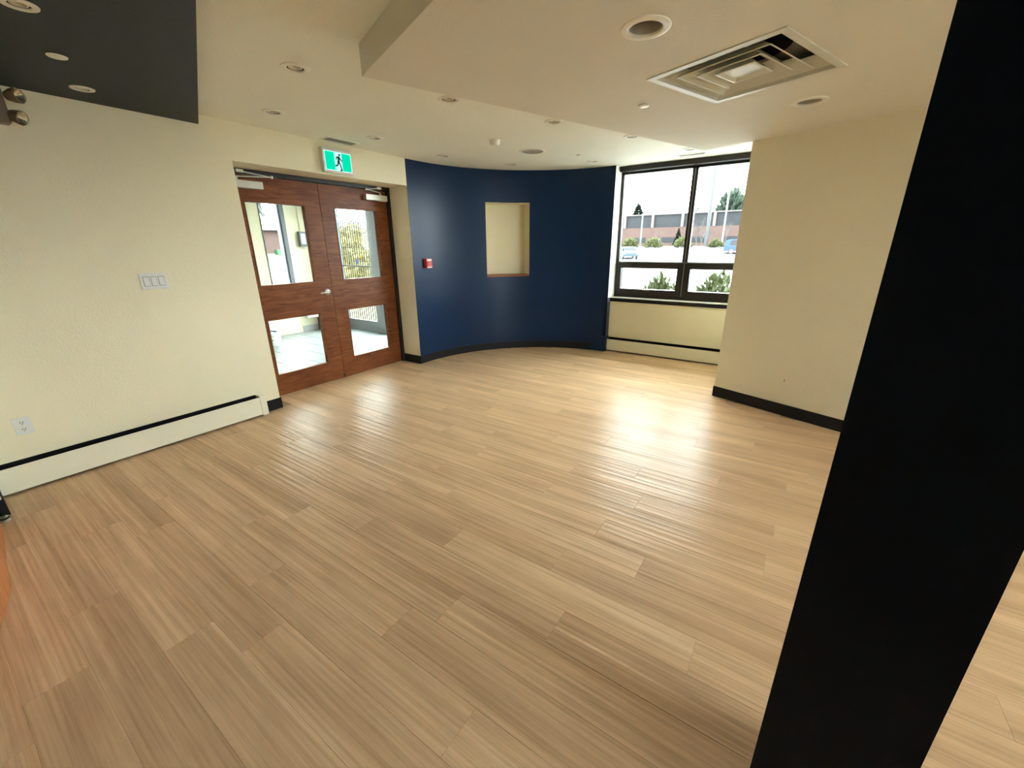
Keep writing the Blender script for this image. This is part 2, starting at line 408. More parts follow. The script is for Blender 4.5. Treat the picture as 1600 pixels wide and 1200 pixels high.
w4 = empty('fill_window', (XE + .1, 1.1, .75), 'added row of dark framed fill windows in the side wall beyond the pillar, out of view', 'window', kind='structure')  # unseen windows added to let more sky light into the room
for a_, b2_ in ((-.05, .60), (.70, 1.45), (1.55, 2.3)):
    m = MB()
    for q in ((a_, a_ + .03, .75, 2.28), (b2_ - .03, b2_, .75, 2.28), (a_ + .03, b2_ - .03, .75, .78), (a_ + .03, b2_ - .03, 2.25, 2.28)): m.box(XE + .08, XE + .13, *q)
    fm = m.build('frame', 'frame_dark', w4); MB().box(XE + .10, XE + .106, a_ + .03, b2_ - .03, .78, 2.25).build('pane', 'glass', fm)
# baseboards
BH = .105
bb = MB().box(XL, XL + .008, 1.70, DY0 + .008, 0, BH).box(XD + .02, XL + .008, DY0, DY0 + .008, 0, BH)
tag(bb.build('baseboard_left', 'black_rubber'), 'short black rubber baseboard between heater and double doors', 'baseboard', kind='structure')
bb = MB(); t = .008
pts = [arc(PI / 2 + i * PI / 2 / 40, CR - t) for i in range(3, 41)] + [(XL + t, DY1 - t), (XD + .03, DY1 - t)]
out2 = [arc(PI / 2 + i * PI / 2 / 40, CR) for i in range(3, 41)] + [(XL, DY1), (XD + .03, DY1)]
for i in range(len(pts) - 1):
    a, b2, c2, d2 = pts[i], pts[i + 1], out2[i + 1], out2[i]
    bb.add([(*a, 0), (*b2, 0), (*b2, BH), (*a, BH), (*c2, BH), (*d2, BH)], [(0, 3, 2, 1), (3, 5, 4, 2)])
a, d2 = pts[0], out2[0]; bb.add([(*a, 0), (*d2, 0), (*d2, BH), (*a, BH)], [(0, 1, 2, 3)])
tag(bb.build('baseboard_far', 'black_rubber', smooth=30), 'black rubber baseboard following the curved navy wall', 'baseboard', kind='structure')
bb = MB(); q0 = RC - U * .008 - NN * .008
bb.prism([uv(q0), uv(q0 + U * 5.4), uv(q0 + U * 5.4 + NN * .008), uv(q0 + NN * .008)], 0, BH)
bb.prism([uv(q0), uv(q0 + U * .008), uv(q0 + U * .008 + NN * 1.3), uv(q0 + NN * 1.3)], 0, BH)
tag(bb.build('baseboard_right', 'black_rubber'), 'black rubber baseboard along the right cream wall', 'baseboard', kind='structure')
bb = MB().box(XL, -3.672, .03, .038, 0, BH).box(-3.68, -3.672, -.12, .03, 0, BH)
tag(bb.build('baseboard_return', 'black_rubber'), 'black rubber baseboard on the wall return at left edge', 'baseboard', kind='structure')

# ------------------------------------------------------------------ double doors
DM = 2.806
fr = MB().box(XD - .12, XD + .03, DY0, 1.885, 0, DZ).box(XD - .12, XD + .03, 3.705, DY1, 0, DZ).box(XD - .12, XD + .03, 1.885, 3.705, 2.145, DZ)
tag(fr.build('trim_1', 'frame_dark', bevel=.002), 'dark bronze metal frame around the wooden double doors', 'door frame', kind='structure')
def door(name, y0, y1, gy0, gy1, label, hinge):
    root = empty(name, ((XD - .02), (y0 + y1) / 2, 0), label, 'door', kind='structure')
    x0, x1 = XD - .045, XD
    lf = MB()
    zz = [(.003, .222), (.806, 1.138), (1.92, 2.14)]
    for a, b in zz: lf.box(x0, x1, y0, y1, a, b)
    for a, b in ((.222, .806), (1.138, 1.92)):
        lf.box(x0, x1, y0, gy0, a, b); lf.box(x0, x1, gy1, y1, a, b)
    leaf = lf.build('door_leaf', 'doorwood', root)
    for a, b in ((.222, .806), (1.138, 1.92)):
        st = MB(); g = .010
        for q in ((gy0, gy0 + g, a, b), (gy1 - g, gy1, a, b), (gy0 + g, gy1 - g, a, a + g), (gy0 + g, gy1 - g, b - g, b)): st.box(x0 - .004, x1 + .004, *q)
        bead = st.build('glazing_bead', 'doorwood', leaf, bevel=.0015)
        MB().box(XD - .027, XD - .021, gy0 + g, gy1 - g, a + g, b - g).build('pane', 'glass', leaf)
    # closer
    s = 1 if hinge > 0 else -1; ye = y1 - .02 if s > 0 else y0 + .02
    body = MB().box(XD + .0005, XD + .055, ye, ye - s * .31, 2.022, 2.088).build('closer_body', 'closer', root, bevel=.006)
    xp = XD + .03; yp = ye - s * .09
    piv = MB().lathe([(0, .0), (.014, .0), (.014, .03), (0, .03)], (xp, yp, 2.088), 12).build('closer_pivot', 'closer', root)
    arm = MB(); elbow = Vector((XD + .13, ye - s * .36, 2.125))
    arm.obox((Vector((xp, yp, 2.115)) + elbow) / 2, (elbow - Vector((xp, yp, 2.115))) / 2, (.004, s * .010, 0), (0, 0, .004))
    en = Vector((XD + .045, ye - s * .12, 2.160))
    arm.obox((elbow + en) / 2, (en - elbow) / 2, (.004, s * .009, 0), (0, 0, .004))
    arm.lathe([(0, -.012), (.012, -.012), (.012, .012), (0, .012)], elbow, 10)
    arm.obox(en, (.022, 0, 0), (0, .03, 0), (0, 0, .012))
    arm.build('closer_arm', 'closer', root)
    return root
dl = door('door_1', 1.889, DM - .0025, 2.036, 2.632, 'left leaf of the cherry wood double doors, with the lever set', -1)
dr = door('door_2', DM + .0025, 3.701, 2.963, 3.545, 'right leaf of the cherry wood double doors, next to the navy wall', 1)
kx = XD
rose = MB().lathe([(0, 0), (.034, 0), (.034, .006), (.028, .011), (.012, .013), (.011, .04), (.0105, .045), (0, .045)], (kx + .0005, 2.742, 1.026), 24, (1, 0, 0)).build('rose', 'steel', dl, smooth=35)
MB().tube([(kx + .04, 2.742, 1.026), (kx + .052, 2.735, 1.026), (kx + .055, 2.70, 1.026), (kx + .054, 2.625, 1.024)], [.0105, .0105, .009, .0075], 10).build('lever', 'steel', rose, smooth=50)
MB().box(XD - .03, XD + .004, DM - .012, DM + .012, .012, .05).build('bottom_bolt', 'frame_dark', dr, bevel=.002)

# counter and door stop at the left picture edge
rcn = empty('reception_counter', (-2.75, -.4, 0), 'orange toned wooden counter base at the left picture edge', 'counter')
cp = [(-3.50, -.010), (-3.08, -.046), (-2.83, -.058), (-2.68, -.088), (-2.42, -.145), (-2.05, -.36), (-2.0, -.75), (-3.50, -.75)]
body = MB().prism(cp, .0005, 1.02).build('body', 'leafwood', rcn, bevel=.004)
MB().prism([(-3.50, -.002), (-3.08, -.036), (-2.83, -.046), (-2.66, -.074), (-2.40, -.130), (-2.03, -.34), (-1.98, -.77), (-3.50, -.77)], 1.0205, 1.06).build('countertop', 'leafwood', rcn, bevel=.006)
for xk in (-3.2, -2.7, -2.25): MB().box(xk - .16, xk + .16, -.756, -.7505, .12, .95).build('cabinet_door', 'leafwood', rcn, bevel=.002)
ds = empty('door_stop', (-3.60, .008, 0), 'small chrome door stop on the floor at the left edge', 'door stop')
MB().lathe([(0, 0), (.022, 0), (.022, .004), (.016, .008), (0, .008)], (-3.60, .008, .0002), 20).build('base', 'steel', ds, smooth=35)
MB().lathe([(0, 0), (.014, 0), (.019, .006), (.019, .02), (.012, .026), (0, .026)], (-3.60, .008, .008), 20).build('head', 'steel', ds, smooth=35)
MB().lathe([(.0195, .0), (.022, .003), (.022, .009), (.0195, .012)], (-3.60, .008, .015), 20).build('rubber_ring', 'black_rubber', ds, smooth=60)

# ------------------------------------------------------------------ baseboard heaters
h = empty('baseboard_heater', (XL + .03, .86, 0), 'long cream baseboard heater along the left wall', 'heater')
HX = XL + .078; y0, y1 = .042, 1.640
MB().box(HX - .006, HX, y0, y1, .018, .186).build('front_panel', 'heater', h, bevel=.0015)
MB().box(XL + .001, XL + .008, y0, y1, .0, .198).build('back_plate', 'black', h)
MB().box(XL + .0085- .0, HX - .0065, y0, y1, .02, .150).build('fin_core', 'black', h)
MB().box(XL + .001, HX + .003, y1, 1.695, .005, .196).build('end_cap', 'heater', h, bevel=.003)
h = empty('window_heater', (-1.2, YW - .03, 0), 'cream baseboard heater under the window', 'heater')
MB().box(XW0 + .012, -.18, YW - .072, YW - .066, .022, .182).build('front_panel', 'heater', h, bevel=.0015)
MB().box(XW0 + .012, -.18, YW - .0655, YW - .0065, .03, .150).build('fin_core', 'black', h)
MB().box(XW0 + .012, -.18, YW - .006, YW - .0005, .0, .204).build('back_plate', 'black', h)
e = MB().prism([(-2.335, 5.695), (-2.335, 5.742), (XW0 + .012, YW - .046), (XW0 + .012, 5.69)][::-1], .004, .225) if False else MB().box(-2.34, XW0 + .010, 5.668, YW - .002, .004, .225)
e.build('end_cover', 'navy', h, bevel=.004)

# ------------------------------------------------------------------ window
YF0, YF1 = 5.905, 5.975
win = empty('window_1', (-1.2, 5.94, .78), 'dark bronze window with two tall panes over two small sashes', 'window', kind='structure')
wx0, wx1 = XW0 + .0, XW1
f = MB()
f.box(wx0, wx0 + .045, YF0, YF1, .785, ZC); f.box(wx1 - .045, wx1, YF0, YF1, .785, ZC)
f.box(wx0 + .045, wx1 - .045, YF0, YF1, 2.385, ZC); f.box(wx0 + .045, wx1 - .045, YF0, YF1, .785, .825)
f.build('frame', 'frame_dark', win, bevel=.003)
MB().box(wx0 + .012, wx1, 5.80, YF0, 2.412, ZC - .002).build('valance', 'frame_dark', win, bevel=.003)
MB().box(-1.302, -1.232, YF0 - .004, YF1, .825, 2.385).build('mullion', 'frame_dark', win, bevel=.004)
MB().box(-1.272, -1.262, YF0 - .010, YF0 - .004, .83, 2.383).build('mullion_strip', 'aluminium', win)
MB().box(wx0 + .045, -1.302, YF0 - .004, YF1, 1.245, 1.278).build('transom', 'frame_dark', win, bevel=.003)
MB().box(-1.232, wx1 - .045, YF0 - .004, YF1, 1.245, 1.278).build('transom', 'frame_dark', win, bevel=.003)
MB().box(wx0 + .045, wx1 - .045, YF0 - .012, YF0 - .003, 1.262, 1.276).build('transom_strip', 'aluminium', win)
for a, b in ((wx0 + .045, -1.302), (-1.232, wx1 - .045)):
    MB().box(a, b, 5.94, 5.946, 1.278, 2.385).build('pane', 'glass', win)
    s = MB(); g0, g1 = a + .045, b - .045
    s.box(a, g0, YF0 - .015, YF1, .825, 1.245); s.box(g1, b, YF0 - .015, YF1, .825, 1.245)
    s.box(g0, g1, YF0 - .015, YF1, 1.188, 1.245); s.box(g0, g1, YF0 - .015, YF1, .825, .905)
    sash = s.build('sash', 'frame_dark', win, bevel=.003)
    MB().box(g0, g1, 5.94, 5.946, .905, 1.188).build('pane', 'glass', sash)
    MB().box((a + b) / 2 - .05, (a + b) / 2 + .05, YF0 - .03, YF0 - .0151, .895, .912).build('latch', 'steel', sash, bevel=.002)
si = MB().box(wx0 + .002, wx1, 5.785, 5.90, .775, .785).build('sill', 'jambwhite', win, bevel=.002)
MB().box(wx0 + .002, wx1, 5.775, 5.80, .728, .775).build('sill_nose', 'black_rubber', win, bevel=.003)
MB().box(wx0 + .0008, wx0 + .006, CY + CR + .004, YF0, .785, ZC - .001).build('reveal', 'jambwhite', win)

# ------------------------------------------------------------------ wall fittings
sw = empty('light_switch', (XL, 1.126, 1.21), 'triple rocker light switch plate on the left cream wall', 'switch')
MB().box(XL + .0002, XL + .006, 1.043, 1.209, 1.212, 1.330).build('plate', 'plate', sw, bevel=.002)
for i in range(3):
    yc = 1.080 + i * .046
    MB().box(XL + .006, XL + .0068, yc - .0185, yc + .0185, 1.236, 1.306).build('surround', 'taupe', sw)
    MB().add([(XL + .0068, yc - .016, 1.239), (XL + .0068, yc + .016, 1.239), (XL + .0068, yc + .016, 1.303), (XL + .0068, yc - .016, 1.303),
              (XL + .0125, yc - .016, 1.239), (XL + .0125, yc + .016, 1.239), (XL + .008, yc + .016, 1.303), (XL + .008, yc - .016, 1.303)],
             [(4, 5, 6, 7), (0, 1, 5, 4), (1, 2, 6, 5), (2, 3, 7, 6), (3, 0, 4, 7)]).build('rocker', 'plate', sw)
    for z in (1.222, 1.320): MB().lathe([(0, 0), (.0035, 0), (.003, .0012), (0, .0014)], (XL + .006, yc, z), 10, (1, 0, 0)).build('screw', 'steel', sw)
ol = empty('power_outlet', (XL, .239, .357), 'white duplex power outlet low on the left wall', 'outlet')
MB().box(XL + .0002, XL + .006, .200, .278, .357, .472).build('plate', 'plate', ol, bevel=.002)
for zc in (.392, .437):
    rc = MB().lathe([(0, 0), (.017, 0), (.017, .002), (0, .002)], (XL + .006, .239, zc), 20, (1, 0, 0)).build('receptacle', 'offwhite', ol)
    for dy in (-.0065, .0065): MB().box(XL + .008, XL + .0084, .239 + dy - .0016, .239 + dy + .0016, zc - .002, zc + .008).build('slot', 'black', rc)
    MB().lathe([(0, 0), (.003, 0), (.003, .0004), (0, .0004)], (XL + .008, .239, zc - .008), 10, (1, 0, 0)).build('slot', 'black', rc)
MB().lathe([(0, 0), (.003, 0), (0, .001)], (XL + .006, .239, .4145), 8, (1, 0, 0)).build('screw', 'steel', ol)

# exit sign above the doors
ex = empty('exit_sign', (XL, 2.815, 2.20), 'lit green running man exit sign above the double doors', 'sign')
X0 = XL; ey0, ey1, ez0, ez1 = 2.655, 2.985, 2.198, 2.418
MB().box(X0 + .0005, X0 + .05, ey0, ey1, ez0, ez1).build('housing', 'offwhite', ex, bevel=.006)
XP = X0 + .0505
gy0, gy1, gz0, gz1 = ey0 + .020, ey1 - .016, ez0 + .022, ez1 - .028
MB().box(XP, XP + .002, gy0, gy1, gz0, gz1).build('lit_border', 'white_e', ex)
pa = MB().box(XP + .002, XP + .0026, gy0 + .006, gy1 - .006, gz0 + .006, gz1 - .006).build('green_panel', 'green_e', ex)
W0, H0 = gy1 - gy0, gz1 - gz0
def sy(u): return gy0 + u * W0
def sz(v): return gz0 + v * H0
MB().box(XP + .0026, XP + .003, sy(.36), sy(.64), gz0 + .006, gz1 - .006).build('white_doorway', 'white_e', ex)
mn = MB(); xm = XP + .0034
def stroke(pts, wd):
    for (a, b) in zip(pts, pts[1:]):
        p, q = Vector((xm, sy(a[0]), sz(a[1]))), Vector((xm, sy(b[0]), sz(b[1]))); d = (q - p); pe = Vector((0, -d.z, d.y)).normalized() * wd
        mn.add([p - pe, q - pe, q + pe, p + pe], [(0, 1, 2, 3)])
        for c_ in (p, q): mn.add([(xm, c_.y + wd * math.cos(i * PI / 4), c_.z + wd * math.sin(i * PI / 4)) for i in range(8)], [tuple(range(8))])
mn.add([(xm, sy(.555) + .011 * math.cos(i * PI / 7), sz(.855) + .011 * math.sin(i * PI / 7)) for i in range(14)], [tuple(range(14))])
stroke([(.525, .72), (.50, .47)], .0125)
stroke([(.53, .74), (.45, .74), (.42, .62)], .0055); stroke([(.54, .74), (.60, .60), (.64, .56)], .0055)
stroke([(.49, .47), (.45, .30), (.38, .27)], .007); stroke([(.51, .47), (.57, .28), (.60, .07), (.55, .05)], .007)
mn.build('running_man', 'man', ex)

# red pull station on the curved wall
fa = empty('fire_alarm_station', (XL + .02, 3.97, 1.23), 'small red fire alarm pull station on the navy wall', 'fire alarm')
MB().box(XL + .002, XL + .05, 3.93, 4.03, 1.236, 1.354).build('housing', 'red', fa, bevel=.004)
MB().box(XL + .05, XL + .058, 3.945, 4.015, 1.262, 1.318).build('pull_bar', 'red', fa, bevel=.003)
MB().box(XL + .05, XL + .0515, 3.94, 4.02, 1.326, 1.344).build('white_label', 'offwhite', fa)
MB().box(XL + .05, XL + .0515, 3.94, 4.02, 1.240, 1.252).build('white_strip', 'offwhite', fa)

# emergency light twin heads below the soffit
em = empty('emergency_light', (XL, .60, 2.20), 'twin head emergency light on the left wall under the dark soffit', 'emergency light')
MB().box(XL + .0005, XL + .085, .33, .655, 2.20, 2.39).build('battery_box', 'taupe', em, bevel=.008)
for (cy_, cz_, dz) in ((.722, 2.350, .1), (.705, 2.244, -.25)):
    d = Vector((.55, .62, dz)).normalized(); c0 = Vector((XL + .075, cy_ - .03, cz_))
    hd = MB().lathe([(0, -.03), (.022, -.028), (.034, .0), (.040, .032), (.036, .034)], c0, 20, d).build('lamp_head', 'taupe', em, smooth=40)
    MB().lathe([(.005, .0), (.030, .028), (.036, .033)], c0, 20, d).build('reflector', 'bulbchrome', hd, smooth=60)
    MB().lathe([(.038, .034), (.030, .047), (.015, .053), (0, .054)], c0, 20, d).build('lens', 'clearplastic', hd, smooth=60)

# ------------------------------------------------------------------ ceiling fixtures
def downlight_small(loc, z):
    r = empty('gimbal_downlight', (*loc, z)); c0 = Vector((*loc, z))
    MB().lathe([(.046, .0), (.047, -.005), (.058, -.008), (.076, -.004), (.078, 0)], c0, 32).build('trim_ring', 'trimwhite', r, smooth=50)
    MB().lathe([(.046, 0), (.046, .045), (0, .045)], c0, 28).build('can', 'dark', r, smooth=40)
    MB().lathe([(.036, .006), (.038, .0), (.030, .0), (.028, .018)], c0, 28).build('gimbal_ring', 'trimwhite', r, smooth=50)
    MB().lathe([(.029, .022), (.014, .012), (.007, .008), (0, .008)], c0, 24).build('lamp', 'lens', r, smooth=50)
    return r
def downlight_big(loc, z):
    r = empty('recessed_can_light', (*loc, z)); c0 = Vector((*loc, z))
    MB().lathe([(.066, .002), (.068, -.006), (.078, -.010), (.098, -.005), (.100, 0)], c0, 40).build('trim_ring', 'trimwhite', r, smooth=50)
    MB().lathe([(.067, 0), (.060, .035), (.054, .075), (.052, .10), (0, .10)], c0, 36).build('baffle', 'baffle', r, smooth=50)
    MB().lathe([(.050, .095), (.046, .062), (.030, .046), (0, .042)], c0, 28).build('lamp', 'lens', r, smooth=50)
    return r
where = ['small round gimbal downlight left of the bulkhead corner, nearest the dark soffit', 'small round downlight near the wall, left of the exit sign',
         'small round downlight above the double doors, right of the ceiling slot vent', 'small round downlight tucked beside the bulkhead edge, nearest its corner',
         'small round downlight midway along the bulkhead edge', 'small round downlight at the bulkhead edge toward the window',
         'small round downlight over the left end of the curved navy wall', 'small round downlight over the niche in the curved wall',
         'small round downlight over the curved wall close to the window', 'small round downlight where the bulkhead meets the window side', 'small round downlight set in the dark soffit near the wall',
         'round downlight in the dark soffit at the top left picture corner']
src = downlight_small(small[0], ZC)
spots = [(*p, ZC) for p in small] + [(*edge_light, ZC)] + [(*p, ZS) for p in soffl]
for i, (sp, lb) in enumerate(zip(spots, where)):
    o = src if i == 0 else copy_tree(src)
    o.location = sp; o.scale = (.74, .74, 1) if sp[2] == ZS else (1, 1, 1); tag(o, lb, 'downlight', 'small round downlights')
src = downlight_big(bigb[0], ZB)
for i, (p, z, lb) in enumerate(((bigb[0], ZB, 'large round can light in the bulkhead, nearest the camera'), (bigb[1], ZB, 'large round can light in the bulkhead near the right wall'))):
    o = src if i == 0 else copy_tree(src); o.location = (*p, z); tag(o, lb, 'can light', 'large recessed can lights')
spk = empty('ceiling_speaker', (*bigc, ZC), 'round grey ceiling speaker grille before the curved wall', 'speaker'); c0 = Vector((*bigc, ZC))
MB().lathe([(.118, -.004), (.122, -.009), (.140, -.006), (.145, 0)], c0, 40).build('rim', 'trimwhite', spk, smooth=50)
MB().lathe([(0, -.004), (.118, -.004)], c0, 40).build('grille', 'lens', spk)
for rr_ in (.03, .055, .08, .105): MB().lathe([(rr_ - .003, -.0042), (rr_, -.006), (rr_ + .003, -.0042)], c0, 36).build('grille_ring', 'baffle', spk)
def plate(loc, z, lb, r=.035):
    o = empty('sprinkler_cover', (*loc, z), lb, 'sprinkler', 'round sprinkler cover plates'); c0 = Vector((*loc, z))
    MB().lathe([(0, -.010), (r * .9, -.009), (r, -.006), (r, -.004), (0, -.004)], c0, 28).build('cover_plate', 'white', o, smooth=40)
    MB().lathe([(r * .7, -.004), (r * .7, 0)], c0, 20).build('collar', 'baffle', o); return o
plate((-.998, 2.972), ZB, 'white sprinkler cover plate in the bulkhead left of the air diffuser')
plate((-2.279 * k, 4.725 * k), ZC, 'small sprinkler cover plate above the curved wall, right of the can light', .03)
plate((-3.215, .765), ZS, 'white sprinkler cover plate on the dark soffit', .040)
sd = empty('smoke_detector', (-2.633 * k, 3.62 * k, ZC), 'white round smoke detector on the ceiling before the navy wall', 'smoke detector')
c0 = Vector((-2.633 * k, 3.62 * k, ZC))
MB().lathe([(.050, 0), (.050, -.012), (0, -.012)], c0, 28).build('base', 'white', sd, smooth=40)
MB().lathe([(.044, -.012), (.044, -.034), (.036, -.046), (.014, -.050), (0, -.050)], c0, 28).build('chamber', 'white', sd, smooth=40)

# square air diffuser
df = empty('air_diffuser', (DC.x, DC.y, ZB), 'square metal air diffuser with nested louvres in the bulkhead', 'air vent')
def ringq(mb, r0, z0, r1, z1, off=Vector((0, 0, 0))):
    v = []
    for r, z in ((r0, z0), (r1, z1)):
        for sx, sy_ in ((-1, -1), (1, -1), (1, 1), (-1, 1)):
            p = DC + off + U * sx * r + NN * sy_ * r; v.append((p.x, p.y, z))
    mb.add(v, [(i, (i + 1) % 4, 4 + (i + 1) % 4, 4 + i) for i in range(4)]); return mb
m = MB(); ringq(m, .340, ZB, .340, ZB - .006); ringq(m, .340, ZB - .006, .305, ZB - .007); ringq(m, .305, ZB - .007, .300, ZB + .01); ringq(m, .300, ZB + .01, .235, ZB + .055)
m.build('frame', 'diff', df, smooth=30)
m = MB(); ringq(m, .312, ZB + .002, .302, ZB + .10); v = [DC + U * sx * .312 + NN * sy_ * .312 for sx, sy_ in ((-1, -1), (1, -1), (1, 1), (-1, 1))]
v = [DC + U * sx * .302 + NN * sy_ * .302 for sx, sy_ in ((-1, -1), (1, -1), (1, 1), (-1, 1))]
m.add([(p.x, p.y, ZB + .10) for p in v], [(0, 1, 2, 3)]); m.build('plenum', 'baffle', df)
MB().lathe([(0, .098), (.20, .098), (.20, .0999)], (DC.x, DC.y, ZB), 32).build('duct_neck', 'black', df)
for r in (.235, .165):
    m = MB(); ringq(m, r, ZB - .004, r - .006, ZB - .006); ringq(m, r - .006, ZB - .006, r - .03, ZB + .012); ringq(m, r - .03, ZB + .012, r - .075, ZB + .045)
    ringq(m, r - .075, ZB + .047, r - .028, ZB + .014); ringq(m, r - .028, ZB + .014, r, ZB - .004)
    m.build('louvre', 'diff', df, smooth=25)
m = MB(); ringq(m, .10, ZB - .004, .09, ZB - .006); ringq(m, .09, ZB - .006, .075, ZB + .004)
v = [DC + U * sx * .075 + NN * sy_ * .075 for sx, sy_ in ((-1, -1), (1, -1), (1, 1), (-1, 1))]
m.add([(p.x, p.y, ZB + .004) for p in v], [(0, 1, 2, 3)]); ringq(m, .10, ZB - .004, .06, ZB + .03); m.build('centre_plate', 'diff', df)
# wires for hangers seen in the gap
for sx in (-1, 1):
    m = MB(); a = DC + U * sx * .08; m.obox((a.x, a.y, ZB + .055), U * .010, NN * .2, (0, 0, .004)); m.build('hanger', 'diff', df)

# slot vents in the ceiling
def slot_vent(x0, x1, y0, y1, lb, nslat, along):
    o = empty('slot_vent', ((x0 + x1) / 2, (y0 + y1) / 2, ZC), lb, 'air vent', 'ceiling slot vents'); t = .014
    m = MB()
    for q in ((x0, x1, y0, y0 + t), (x0, x1, y1 - t, y1), (x0, x0 + t, y0 + t, y1 - t), (x1 - t, x1, y0 + t, y1 - t)): m.box(*q, ZC - .006, ZC - .0002)
    m.build('frame', 'trimwhite', o)
    MB().box(x0 + t, x1 - t, y0 + t, y1 - t, ZC - .0012, ZC - .0004).build('dark_slot', 'black', o)
    for i in range(nslat):
        f_ = (i + 1) / (nslat + 1)
        if along == 'y': xx = x0 + t + f_ * (x1 - x0 - 2 * t); q = (xx - .003, xx + .003, y0 + t, y1 - t)
        else: yy = y0 + t + f_ * (y1 - y0 - 2 * t); q = (x0 + t, x1 - t, yy - .003, yy + .003)
        MB().box(*q, ZC - .005, ZC - .0014).build('slat', 'baffle', o)
slot_vent(-3.975, -3.83, 2.64, 2.985, 'rectangular slot vent in the ceiling over the exit sign', 3, 'y')
slot_vent(-1.40, -1.10, 5.50, 5.60, 'rectangular slot vent in the ceiling just before the window', 3, 'x')

# ------------------------------------------------------------------ vestibule behind the doors
VX, VY0, VY1, VZ = -7.55, 1.2, 4.85, 2.5
vf = tag(MB().box(VX - .1, XD - .121, VY0 - .1, VY1 + .1, -.12, -.006).build('floor_vestibule', 'grout'), 'pale tiled vestibule floor seen through the double doors', 'floor', kind='structure')
TS = .305; tm = None
ny = int((VY1 - VY0) / TS) + 1; nx = int((XD - .125 - VX) / TS) + 1
for i in range(nx):
    for j in range(ny):
        x0, y0 = VX + i * TS, VY0 + j * TS; x1, y1 = min(x0 + TS, XD - .125), min(y0 + TS, VY1)
        if x1 - x0 < .05 or y1 - y0 < .05: continue
        full = x1 - x0 > TS - 1e-6 and y1 - y0 > TS - 1e-6
        if full and tm:
            o = bpy.data.objects.new('tile', tm); COL.objects.link(o); o.parent = vf
            o.location = Vector(((x0 + x1) / 2, (y0 + y1) / 2, -.006)) - WL[vf]
        else:
            o = MB().box(x0 + .003, x1 - .003, y0 + .003, y1 - .003, -.006, 0).build('tile', 'tile', vf, bevel=.0015, seg=1)
            if full: tm = o.data
sill = MB().box(XD - .121, XL - .02, DY0 + .01, DY1 - .01, -.006, .004) if False else None
tag(MB().box(VX - .1, XD - .1, VY0 - .1, VY1 + .1, VZ, VZ + .1).build('ceiling_vestibule', 'ceil'), 'plain vestibule ceiling behind the double doors', 'ceiling', kind='structure')
v = MB()   # back wall x = VX with a tall sidelight opening y 3.72..4.13
v.box(VX - .12, VX, VY0, 3.715, 0, VZ); v.box(VX - .12, VX, 4.135, VY1 + .12, 0, VZ); v.box(VX - .12, VX, 3.715, 4.135, 0, .3); v.box(VX - .12, VX, 3.715, 4.135, 2.4, VZ)
tag(v.build('wall_vestibule', 'cream'), 'cream vestibule wall seen through the left door glass', 'wall', kind='structure')
v = MB().box(VX, XD - .125, VY0 - .1, VY0, 0, VZ)
tag(v.build('wall_vestibule_side', 'cream'), 'hidden side wall of the vestibule', 'wall', kind='structure')
tag(MB().box(VX, -4.5, VY0 + .002, VY0 + .01, 0, .1).build('baseboard_vestibule_side', 'taupe'), 'baseboard on the hidden vestibule side wall', 'baseboard', kind='structure')
tag(MB().box(VX + .0005, VX + .012, 4.14, VY1 - .05, 0, .11).build('baseboard_vestibule', 'grout'), 'grey tile baseboard along the vestibule wall', 'baseboard', kind='structure')
sl = empty('window_2', (VX - .05, 3.92, .3), 'tall aluminium framed sidelight in the vestibule wall', 'window', kind='structure')
m = MB()
for q in ((3.716, 3.735, .3, 2.4), (4.025, 4.134, .3, 2.4)): m.box(VX - .08, VX + .012, *q)
m.box(VX - .08, VX + .01, 3.735, 4.025, .3, .36); m.box(VX - .08, VX + .01, 3.735, 4.025, 2.36, 2.4)
m.build('frame', 'aluminium', sl, bevel=.004); MB().box(VX + .012, VX + .02, 4.05, 4.058, .3, 2.4).build('groove', 'dark', sl)
MB().box(VX - .05, VX - .044, 3.735, 4.025, .36, 2.36).build('pane', 'glass', sl)
# storefront y = VY1
sf = empty('window_3', (-5.9, VY1, 0), 'aluminium storefront glazing on the right of the vestibule', 'window', kind='structure')
MB().box(VX, XD - .13, VY1 - .05, VY1 + .05, .004, .10).build('curb', 'aluminium', sf, bevel=.004)
MB().box(VX, XD - .13, VY1 - .04, VY1 + .04, 2.36, 2.497).build('head', 'aluminium', sf, bevel=.004)
for a, b in ((-6.215, -6.01), (-4.60, -4.505), (-7.545, -7.16)): MB().box(a, b, VY1 - .045, VY1 + .045, .10, 2.36).build('post', 'aluminium', sf, bevel=.006)
MB().box(-6.01, -4.6, VY1 - .003, VY1 + .003, .10, 2.36).build('pane', 'glass', sf)
xd = empty('door_4', (-6.69, VY1, .1), 'aluminium glazed exterior door with push bar, beyond the vestibule', 'door', kind='structure')
m = MB(); m.box(-7.155, -7.11, VY1 - .022, VY1 + .022, .105, 2.355); m.box(-6.26, -6.22, VY1 - .022, VY1 + .022, .105, 2.355); m.box(-7.11, -6.26, VY1 - .022, VY1 + .022, .105, .20); m.box(-7.11, -6.26, VY1 - .022, VY1 + .022, 2.30, 2.355)
m.build('frame', 'aluminium', xd, bevel=.003); MB().box(-7.11, -6.26, VY1 - .003, VY1 + .003, .20, 2.30).build('pane', 'glass', xd)
MB().tube([(-7.11, VY1 - .03, 1.185), (-7.08, VY1 - .07, 1.185), (-6.29, VY1 - .07, 1.18), (-6.26, VY1 - .03, 1.18)], .014, 8).build('push_bar', 'aluminium', xd, smooth=50)
M['sticker'] = paint('blue_sticker', (.06, .10, .45), .4, .4, 0, 0)
MB().box(-6.70, -6.62, VY1 - .006, VY1 - .0035, 1.215, 1.29).build('sticker', 'sticker', xd)
